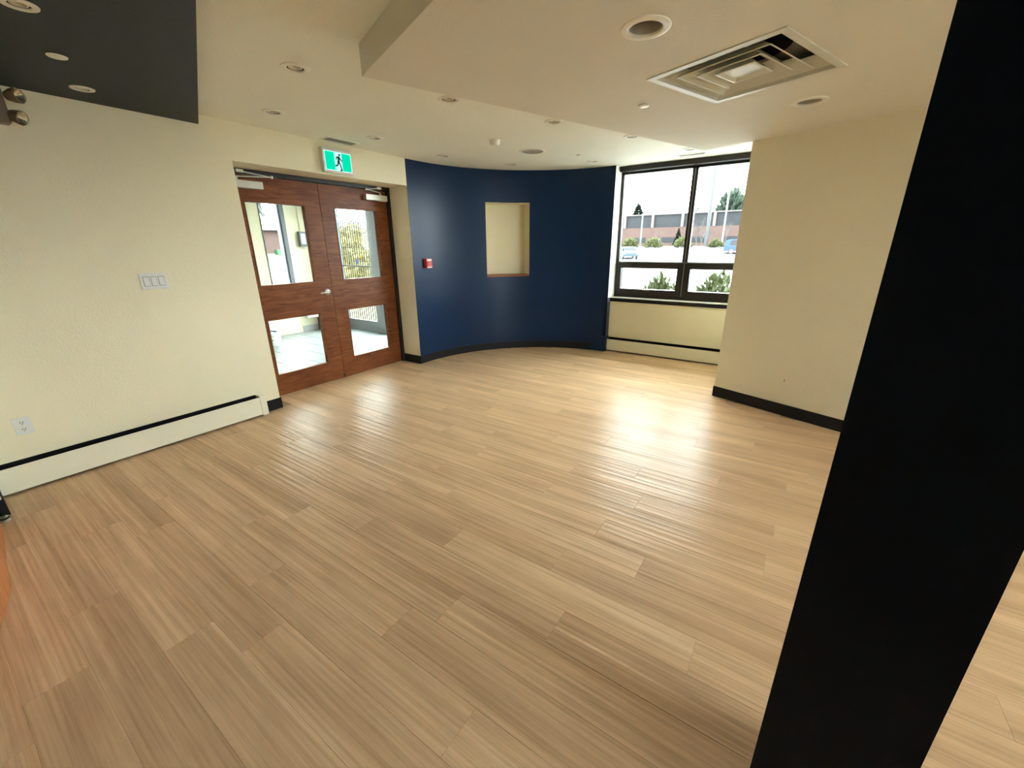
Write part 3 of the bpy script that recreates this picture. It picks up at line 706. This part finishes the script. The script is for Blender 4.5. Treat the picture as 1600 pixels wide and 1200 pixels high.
# security grille outside the door
M['rod'] = paint('bronze_rod', (.03, .027, .018), .5, .2, .05, 0, 0)
gr = empty('security_grille', (-6.7, VY1 + .22, 0), 'metal security grille of thin vertical bars outside the vestibule door', 'grille')
for i in range(21):
    x = -7.46 + i * .066; MB().tube([(x, VY1 + .22, -.14), (x, VY1 + .22, 2.34)], .010, 6).build('bar', 'rod', gr)
for z in (.25, .75, 1.25, 1.5, 1.75): MB().tube([(-7.5, VY1 + .22, z), (-6.1, VY1 + .22, z)], .005, 6).build('cross_bar', 'rod', gr)
# things in the vestibule
M['pail'] = paint('white_pail_plastic', (.78, .82, .82), .35, .5, .01, 0)
pl = empty('paint_pail', (-6.93, 3.23, 0), 'white plastic pail with dark print on the vestibule floor', 'pail'); pc = Vector((-6.93, 3.23, .0005))
MB().lathe([(0, 0), (.135, 0), (.14, .01), (.15, .30), (.156, .30), (.156, .33), (.152, .335), (.155, .345), (.155, .37), (.15, .375), (0, .375)], pc, 36).build('body', 'pail', pl, smooth=40)
M['print'] = paint('dark_blue_print', (.06, .09, .13), .5, .3, .02, 0)
def pailpatch(a0, a1, z0, z1, name='print', wob=0.):
    m = MB(); n = 8
    for i in range(n + 1):
        a = a0 + (a1 - a0) * i / n; z_ = wob * math.sin(i / n * PI * 1.5)
        for z in (z0 + z_, z1 + z_ * .4):
            r = .14 + .01 * (z - .01) / .29 + .0012; m.v.append(Vector((pc.x + r * math.cos(a), pc.y + r * math.sin(a), z)))
    m.f = [(2 * i, 2 * i + 2, 2 * i + 3, 2 * i + 1) for i in range(n)]; m.build(name, 'print', pl)
pailpatch(-1.1, .35, .235, .255, 'print_swoosh', .02); pailpatch(-1.0, -.2, .17, .18); pailpatch(-1.0, -.1, .15, .155); pailpatch(-.9, -.2, .09, .105); pailpatch(.1, .3, .09, .1)
MB().tube([(pc.x + .157 * math.cos(a), pc.y + .157 * math.sin(a), .27 - .10 * math.sin((a + 2.2) / 3.2 * PI)) for a in [-2.2 + i * .2 for i in range(17)]], .003, 6).build('bail_handle', 'steel', pl)
M['crate'] = paint('brown_crate', (.20, .13, .12), .6, .3, .1, 0)
cr = empty('brown_crate', (-7.40, 4.52, 0), 'brown slatted crate against the vestibule wall', 'crate')
MB().box(-7.52, -7.30, 4.43, 4.62, .0005, .24).build('body', 'crate', cr, bevel=.004)
for i in range(5): MB().box(-7.30, -7.292, 4.437 + i * .037, 4.437 + i * .037 + .026, .01, .235).build('slat', 'crate', cr, bevel=.002)
cv = empty('wall_convector', (VX + .06, 4.44, .24), 'white convector box on the vestibule wall above the crate', 'heater')
MB().box(VX + .0005, VX + .12, 4.20, 4.80, .26, .38).build('body', 'white', cv, bevel=.008)
for i in range(3): MB().box(VX + .12, VX + .1215, 4.26, 4.74, .30 + i * .022, .306 + i * .022).build('louvre', 'baffle', cv)
jb = empty('junction_box', (VX, 4.38, 1.52), 'grey electrical box with conduit on the vestibule wall', 'electrical box')
MB().box(VX + .0005, VX + .07, 4.318, 4.44, 1.525, 1.775).build('body', 'aluminium', jb, bevel=.004)
MB().box(VX + .07, VX + .074, 4.34, 4.42, 1.56, 1.74).build('cover', 'offwhite', jb, bevel=.002)
MB().tube([(VX + .012, 4.38, 1.775), (VX + .012, 4.38, 2.499)], .008, 8).build('conduit', 'cream', jb, smooth=60)

# ------------------------------------------------------------------ outdoors
M['lot'] = None
def groundmat():
    m, nt, out = newmat('wet_pale_asphalt'); b = pbsdf(nt, out, (.3, .3, .3), .6, 0, .4)
    n = noise(nt, coords(nt, (.05, .35, 1)), 1.2, 5, .6, 1.)
    nt.links.new(ramp(nt, n, [(.40, (.025, .025, .026)), (.46, (.15, .15, .15)), (.66, (.26, .26, .26))]), b.inputs['Base Color']); return m
M['lot'] = groundmat()
M['grass'] = paint('dry_grass', (.05, .054, .024), .8, .2, .3, 0)
M['brick'] = paint('far_brick', (.038, .022, .018), .8, .2, .12, 0)
M['bandglass'] = paint('dark_band_glazing', (.011, .012, .013), .5, .1, .1, 0)
M['pilaster'] = paint('pale_pilaster', (.055, .045, .043), .7, .3, .05, 0)
M['leaf'] = paint('evergreen_needles', (.016, .026, .017), .7, .2, .25, 0)
M['shrub'] = paint('yellow_green_shrub', (.038, .042, .015), .7, .2, .25, 0)
M['juniper'] = paint('juniper_needles', (.045, .055, .022), .7, .2, .25, 0)
M['hedge'] = paint('dry_yellow_hedge', (.13, .11, .032), .7, .2, .2, 0)
M['bark'] = paint('grey_bark', (.035, .033, .032), .8, .2, .1, 0)
M['polewhite'] = paint('pale_pole', (.05, .05, .05), .5, .4, 0, 0)
M['poledark'] = paint('dark_pole', (.012, .012, .013), .5, .4, 0, 0)
M['carblue'] = paint('blue_car_paint', (.010, .024, .055), .5, .15, .02, 0)
M['carpale'] = paint('pale_blue_car_paint', (.017, .027, .032), .5, .15, .02, 0)
M['carglass'] = paint('car_glass', (.008, .009, .010), .4, .15, 0, 0)
M['tyre'] = paint('tyre_rubber', (.02, .02, .02), .7, .3, 0, 0)
M['roofmetal'] = paint('pale_metal_roof', (.06, .072, .08), .45, .4, .05, 0)
M['utility'] = paint('utility_green', (.008, .035, .012), .5, .4, .05, 0)
def gz(x, y):
    def rise(t, pts):
        for (a, za), (b, zb) in zip(pts, pts[1:]):
            if t <= b: return za + (zb - za) * max(0, (t - a)) / (b - a)
        return pts[-1][1]
    return max(rise(y, [(50, -.15), (57, .36), (63, 1.2), (200, 1.3)]), rise(-x, [(36, -.15), (45, .95), (200, 1.1)]))
g = MB(); xs = [-180, -120, -80, -60, -50, -45, -42, -39, -36, -30, -20, -10, 0, 10, 30, 60]; ys = [-40, -20, 0, 6.05, 12, 20, 30, 40, 50, 52, 54, 57, 60, 63, 70, 90, 130, 190]
g.v = [Vector((x, y, gz(x, y))) for y in ys for x in xs]; n = len(xs)
g.f = [(j * n + i, j * n + i + 1, (j + 1) * n + i + 1, (j + 1) * n + i) for j in range(len(ys) - 1) for i in range(n - 1)]
tag(g.build('ground', 'lot', smooth=60), 'pale wet parking lot outside the window', 'ground', kind='structure')
# long office building
ob = empty('office_building', (-16, 70, 1.0), 'long two storey brick building with dark glazed upper band behind the lot', 'building')
MB().box(-75, 45, 70, 84, .6, 4.0).build('brick_base', 'brick', ob)
MB().box(-75, 45, 70.25, 83, 4.0, 5.85).build('upper_band', 'bandglass', ob)
MB().box(-75, 45, 70, 84, 5.85, 6.02).build('parapet', 'pilaster', ob)
for i in range(24): x = -25.0 - 9 * 4.47 + i * 4.47; MB().box(x - .19, x + .19, 69.9, 70.25, 4.0, 5.85).build('pilaster', 'pilaster', ob)
for i in range(14): x = -22.5 - 4 * 4.55 + i * 4.55; w_ = MB().box(x - 1.1, x + 1.1, 69.96, 70.01, 1.75, 2.55).build('window', 'bandglass', ob)
# neighbour seen through the sidelight
nb = empty('brick_neighbour', (-48, 24, .9), 'pinkish brick building with pale metal roof seen through the sidelight', 'building')
MB().box(-60, -45, 8, 42, .6, 3.25).build('wall', 'brick', nb)
m = MB(); m.add([(-44.6, 7.5, 3.2), (-44.6, 42.5, 3.2), (-52, 42.5, 4.9), (-52, 7.5, 4.9), (-60.4, 7.5, 3.2), (-60.4, 42.5, 3.2)], [(0, 1, 2, 3), (3, 2, 5, 4), (0, 3, 4), (1, 5, 2)]); m.build('roof', 'roofmetal', nb)
for i in range(3): MB().box(-44.62, -44.5, 7.5, 42.5, 3.15 + .0, 3.22).build('eave', 'bandglass', nb) if i == 0 else MB().obox((-44.6 - 2.4 * i, 25, 3.2 + .551 * i + .03), (0, 17.5, 0), (.08, 0, -.018), (0, 0, .03)).build('roof_seam', 'bandglass', nb)
ub = empty('utility_cabinet', (-44, 23.0, .75), 'green utility cabinet on the grass seen through the sidelight', 'cabinet')
MB().box(-44.3, -43.7, 22.65, 23.05, .55, 1.35).build('body', 'utility', ub, bevel=.03); MB().box(-43.7, -43.67, 22.7, 23.0, .7, 1.3).build('door', 'utility', ub, bevel=.01)
gs = MB(); gs.v = [Vector((x, y, gz(x, y) + .02)) for x in (-43.4, -42, -38) for y in (5, 20, 35, 50)]; gs.f = [(i * 4 + j, i * 4 + j + 1, i * 4 + j + 5, i * 4 + j + 4) for i in range(2) for j in range(3)]
tag(gs.build('lawn', 'grass'), 'strip of dry grass before the neighbouring building', 'grass', kind='stuff')

def bare_tree(name, base, h, seed, lb, group=None, lean=(0, 0), nlev=4, r0=None, multi=1, cat='tree'):
    rnd = random.Random(seed); tr = MB(); br = MB()
    root = empty(name, base, lb, cat, group)
    def grow(mb, p, d, L, r, lev):
        q = p + d * L; tr_or = mb; tr_or.tube([p, (p + q) / 2 + Vector((rnd.uniform(-.04, .04), rnd.uniform(-.04, .04), 0)) * L, q], [r, r * .85, r * .65], 5 if lev == 0 else 4)
        if lev >= nlev: return
        for i in range(3 if lev < 2 else 3):
            a = rnd.uniform(0, 2 * PI); s_ = rnd.uniform(.35, .75)
            d2 = (d + Vector((math.cos(a) * s_, math.sin(a) * s_, rnd.uniform(0, .25)))).normalized()
            grow(br, p + d * L * rnd.uniform(.6, 1.0), d2, L * rnd.uniform(.55, .75), r * .55, lev + 1)
    for mi in range(multi):
        off = Vector(((mi - (multi - 1) / 2) * .35, rnd.uniform(-.3, .3), -.1)); d0 = Vector((lean[0] + (mi - (multi - 1) / 2) * .15, lean[1], 1)).normalized()
        grow(tr, Vector(base) + off, d0, h * .36, r0 or h * .02, 0)
    tr.build('trunk', 'bark', root); br.build('branches', 'bark', root); return root
def conifer(name, base, h, rad, seed, lb, group=None):
    rnd = random.Random(seed); root = empty(name, base, lb, 'tree', group); b0 = Vector(base)
    MB().tube([b0 - Vector((0, 0, .2)), b0 + Vector((0, 0, h * .95))], [h * .018, h * .004], 6).build('trunk', 'bark', root)
    m = MB(); n = 620
    for i in range(n):
        t = (i / n) ** .8; z = h * (.08 + .92 * t); L = rad * (1 - t) * rnd.uniform(.7, 1.1) + .05 * rad; a = rnd.uniform(0, 2 * PI)
        d = Vector((math.cos(a), math.sin(a), 0)); s_ = Vector((-d.y, d.x, 0)); p = b0 + Vector((0, 0, z)); w_ = L * .30 + .12
        q = p + d * L + Vector((0, 0, rnd.uniform(-.25, .12) * L)); mid = (p + q) / 2 + Vector((0, 0, .06 * L))
        m.add([p, mid + s_ * w_, q, mid - s_ * w_, mid + Vector((0, 0, -.1 * L))], [(0, 1, 2, 3), (0, 4, 1), (1, 4, 2), (2, 4, 3), (3, 4, 0)])
    m.build('foliage', 'leaf', root); return root
def bush(name, base, rx, ry, h, n, mat, seed, lb, group=None, leaf=.12, cat='shrub', up=.3, kind=None):
    rnd = random.Random(seed); root = empty(name, base, lb, cat, group); b0 = Vector(base); m = MB(); st = MB()
    for i in range(n):
        v_ = Vector((rnd.gauss(0, 1), rnd.gauss(0, 1), abs(rnd.gauss(0, 1)))).normalized() * rnd.uniform(.55, 1) 
        p = b0 + Vector((v_.x * rx, v_.y * ry, v_.z * h)); d = (Vector((v_.x, v_.y, v_.z + up)) + Vector((rnd.uniform(-.5, .5), rnd.uniform(-.5, .5), rnd.uniform(-.3, .5)))).normalized()
        s_ = d.cross(Vector((rnd.uniform(-1, 1), rnd.uniform(-1, 1), rnd.uniform(-1, 1)))).normalized(); l_ = leaf * rnd.uniform(.7, 1.4)
        m.add([p - d * l_ * .3, p + s_ * l_ * .35, p + d * l_, p - s_ * l_ * .35], [(0, 1, 2, 3)])
    for i in range(7):
        a = rnd.uniform(0, 2 * PI); e_ = b0 + Vector((math.cos(a) * rx * .6, math.sin(a) * ry * .6, h * .7)); st.tube([b0 - Vector((0, 0, .08)), (b0 + e_) / 2, e_], [leaf * .12, leaf * .1, leaf * .05], 4)
    st.build('stems', 'bark', root); m.build('foliage', mat, root); return root
sg = 'shrubs before the office building'
bush('round_shrub', (-21.3, 62.5, 1.1), 1.15, 1.1, 1.35, 700, 'shrub', 1, 'yellow green round shrub, leftmost before the office building', sg, .25)
bush('round_shrub', (-17.9, 62.5, 1.1), 1.25, 1.1, 1.25, 700, 'shrub', 2, 'round shrub second from left before the office building', sg, .25)
bush('round_shrub', (-13.9, 62.5, 1.1), 1.2, 1.1, 1.3, 700, 'shrub', 3, 'green shrub beside the small conifer seen near the window mullion', sg, .25)
bush('round_shrub', (-9.8, 62.5, 1.1), .9, .9, .95, 600, 'shrub', 4, 'low shrub seen beyond the right window pane', sg, .25)
conifer('small_conifer', (-15.2, 64.8, 1.1), 2.6, .9, 5, 'small dark conifer before the office building')
conifer('spruce', (-30.2, 92, 1.2), 8.9, 4.6, 6, 'spruce rising behind the left end of the office roof', 'conifers behind the office building')
conifer('spruce', (-23.4, 92, 1.2), 7.0, 1.8, 16, 'small spruce tip above the middle of the office roof', 'conifers behind the office building')
conifer('spruce', (-18.6, 92, 1.2), 7.6, 2.2, 17, 'slim spruce tip above the office roof left of the mullion', 'conifers behind the office building')
bush('pine_tree', (-12.4, 90, 1.3), 2.9, 2.5, 9.6, 2600, 'leaf', 8, 'large green pine rising behind the right part of the office roof', None, .75, 'tree', .6)
bare_tree('bare_tree', (-10.8, 58, .5), 4.6, 9, 'leafless multi stem tree in the lot seen through the right pane', 'leafless trees in the lot', multi=3, r0=.06)
bare_tree('bare_tree', (-8.4, 60, .8), 4.4, 10, 'leafless tree behind the blue car', 'leafless trees in the lot', r0=.05)
bare_tree('bare_tree', (-16.4, 60, .8), 3.4, 11, 'thin leafless sapling left of the mullion', 'leafless trees in the lot', r0=.04)
bare_tree('bare_tree', (-19.0, 60, .8), 3.0, 21, 'thin leafless sapling before the second round shrub', 'leafless trees in the lot', r0=.04)
def lamp(name, x, y, h, mat, lb, head=True, rad=.1):
    z = gz(x, y); o = empty(name, (x, y, z), lb, 'lamp post', 'light poles in the lot')
    MB().tube([(x, y, z - .1), (x, y, z + h)], [rad * 1.3, rad], 8).build('pole', mat, o); MB().box(x - .2, x + .2, y - .2, y + .2, z - .1, z + .25).build('base', mat, o)
    if head:
        MB().obox((x, y, z + h + .05), (.55, 0, 0), (0, .12, 0), (0, 0, .07)).build('head', mat, o, bevel=.03)
lamp('light_pole', -20.6, 65, 4.6, 'polewhite', 'pale light pole in front of the office building at left', False)
lamp('light_pole', -9.6, 66, 8.1, 'polewhite', 'light pole with twin head before the big pine')
lamp('light_pole', -11.1, 63, 14, 'poledark', 'tall dark pole crossing the right window pane', False, .19)
def car(name, loc, rot, mat, lb, tall=False):
    root = empty(name, loc, lb, 'car', 'cars in the lot'); L, W = 4.3, 1.72
    H = 1.65 if tall else 1.42
    side = [(-2.15, .35), (-2.15, .75), (-2.05, .9), (-1.6, .95), (-1.05, H - .05), (-.6, H), (.75, H - .02), (1.2, 1.0 if not tall else 1.08), (1.9, .88), (2.13, .7), (2.15, .35)]
    if tall: side = [(-2.15, .35), (-2.15, .95), (-2.0, H - .1), (-1.6, H), (.55, H), (1.15, 1.08), (1.95, .95), (2.13, .75), (2.15, .35)]
    R_ = Matrix.Rotation(rot, 3, 'Z'); lo = Vector(loc)
    def T(m): m.v = [R_ @ p + lo for p in m.v]; return m
    m = MB(); n = len(side); inset = [0 if z < 1.0 else .16 for _, z in side]
    m.v = [Vector((x, -W / 2 + i_, z)) for (x, z), i_ in zip(side, inset)] + [Vector((x, W / 2 - i_, z)) for (x, z), i_ in zip(side, inset)]
    m.f = [tuple(range(n)), tuple(range(n, 2 * n))[::-1]] + [(i, i + n, (i + 1) % n + n, (i + 1) % n) for i in range(n)]
    body = T(m).build('body', mat, root, bevel=.04)
    for s_ in (-1, 1):
        y = s_ * (W / 2 - .06)
        gl = MB(); y2 = s_ * (W / 2 - .145)
        x0, x1 = (-1.35, .85) if not tall else (-1.75, .8)
        gl.add([(x0, y, .99), (x1 + .1, y, .99), (x1 - .3, y2, H - .1), (x0 + .35, y2, H - .1)], [(0, 1, 2, 3)]); T(gl).build('side_window', 'carglass', root)
        for wx in (-1.35, 1.3):
            wmb = MB().lathe([(0, -.1), (.2, -.1), (.31, -.09), (.32, 0), (.31, .09), (.2, .1), (0, .1)], (wx, s_ * (W / 2 - .1), .32), 20, (0, 1, 0)); wh = T(wmb).build('wheel', 'tyre', root, smooth=40)
            hb = MB().lathe([(0, .0), (.18, 0), (.17, .02), (0, .03)], (wx, s_ * (W / 2 + .005), .32), 14, (0, s_, 0)); T(hb).build('hub_cap', 'aluminium', wh)
    e_ = .012
    fw = MB().add([(1.17, -.66, 1.03 + e_), (1.17, .66, 1.03 + e_), (.80, .56, H - .04), (.80, -.56, H - .04)], [(0, 1, 2, 3)]) if not tall else MB().add([(1.13, -.66, 1.10 + e_), (1.13, .66, 1.10 + e_), (.60, .58, H - .02), (.60, -.58, H - .02)], [(0, 1, 2, 3)])
    T(fw).build('windscreen', 'carglass', root)
    for s_ in (-1, 1):
        hl = MB().box(2.1, 2.17, s_ * .75 - .14, s_ * .75 + .14, .62, .74); T(hl).build('headlamp', 'offwhite', root)
    return root
car('hatchback_car', (-17.35, 50.5, -.15), -1.1, 'carpale', 'pale blue car parked outside near the left window edge')
car('blue_car', (-5.9, 57.6, .33), .15, 'carblue', 'blue car with tall roof behind the right window pane', True)
# near juniper under the window, hedge and branch beyond the vestibule
bush('juniper', (-2.10, 8.0, -.15), .46, .6, 1.10, 1500, 'juniper', 12, 'spreading juniper close outside, below the left small sash', 'junipers under the window', .09, up=.6)
bush('juniper', (-1.13, 8.0, -.15), .46, .6, 1.18, 1500, 'juniper', 13, 'spreading juniper close outside, below the right small sash', 'junipers under the window', .09, up=.6)
M['drygrass'] = paint('dry_yellow_grass', (.085, .075, .028), .8, .15, .3, 0)
g2 = MB().add([(-23, 5.4, -.135), (-4.6, 6.1, -.135), (-4.6, 13, -.135), (-23, 12.5, -.135), (-23, 5.4, -.149), (-4.6, 6.1, -.149), (-4.6, 13, -.149), (-23, 12.5, -.149)], [(0, 1, 2, 3), (0, 4, 5, 1), (1, 5, 6, 2), (2, 6, 7, 3), (3, 7, 4, 0)])
tag(g2.build('dry_lawn', 'drygrass'), 'dry yellow lawn between the vestibule and the hedge', 'grass', kind='stuff')
hb = empty('yellow_hedge', (-19, 14, -.15), 'dry yellow hedge seen behind the security grille', 'hedge')
rnd = random.Random(3); m = MB()
for i in range(4200):
    a = rnd.uniform(0, 1); p = Vector((-22.5 + a * 13.5, 13.2 + rnd.uniform(0, 1.2) + a * 1.0, rnd.uniform(-.1, 2.45 + .15 * math.sin(a * 40)))); d = Vector((rnd.uniform(-1, 1), rnd.uniform(-1, 1), rnd.uniform(-.2, 1))).normalized(); s_ = d.cross(Vector((rnd.uniform(-1, 1), rnd.uniform(-1, 1), .3))).normalized(); l_ = .22
    m.add([p - d * l_ * .5, p + s_ * l_ * .5, p + d * l_, p - s_ * l_ * .5], [(0, 1, 2, 3)])
m.build('foliage', 'hedge', hb)
MB().add([(-22.4, 13.6, -.2), (-9, 14.6, -.2), (-9, 15.2, -.2), (-22.4, 14.2, -.2), (-22.4, 13.6, 2.3), (-9, 14.6, 2.3), (-9, 15.2, 2.3), (-22.4, 14.2, 2.3)], [(0, 1, 5, 4), (1, 2, 6, 5), (2, 3, 7, 6), (3, 0, 4, 7), (4, 5, 6, 7)]).build('woody_core', 'hedge', hb)
bare_tree('bare_tree', (-66, 34.0, .9), 14, 31, 'leafless tree with forked branches seen through the sidelight', None, lean=(.0, .05), r0=.42)
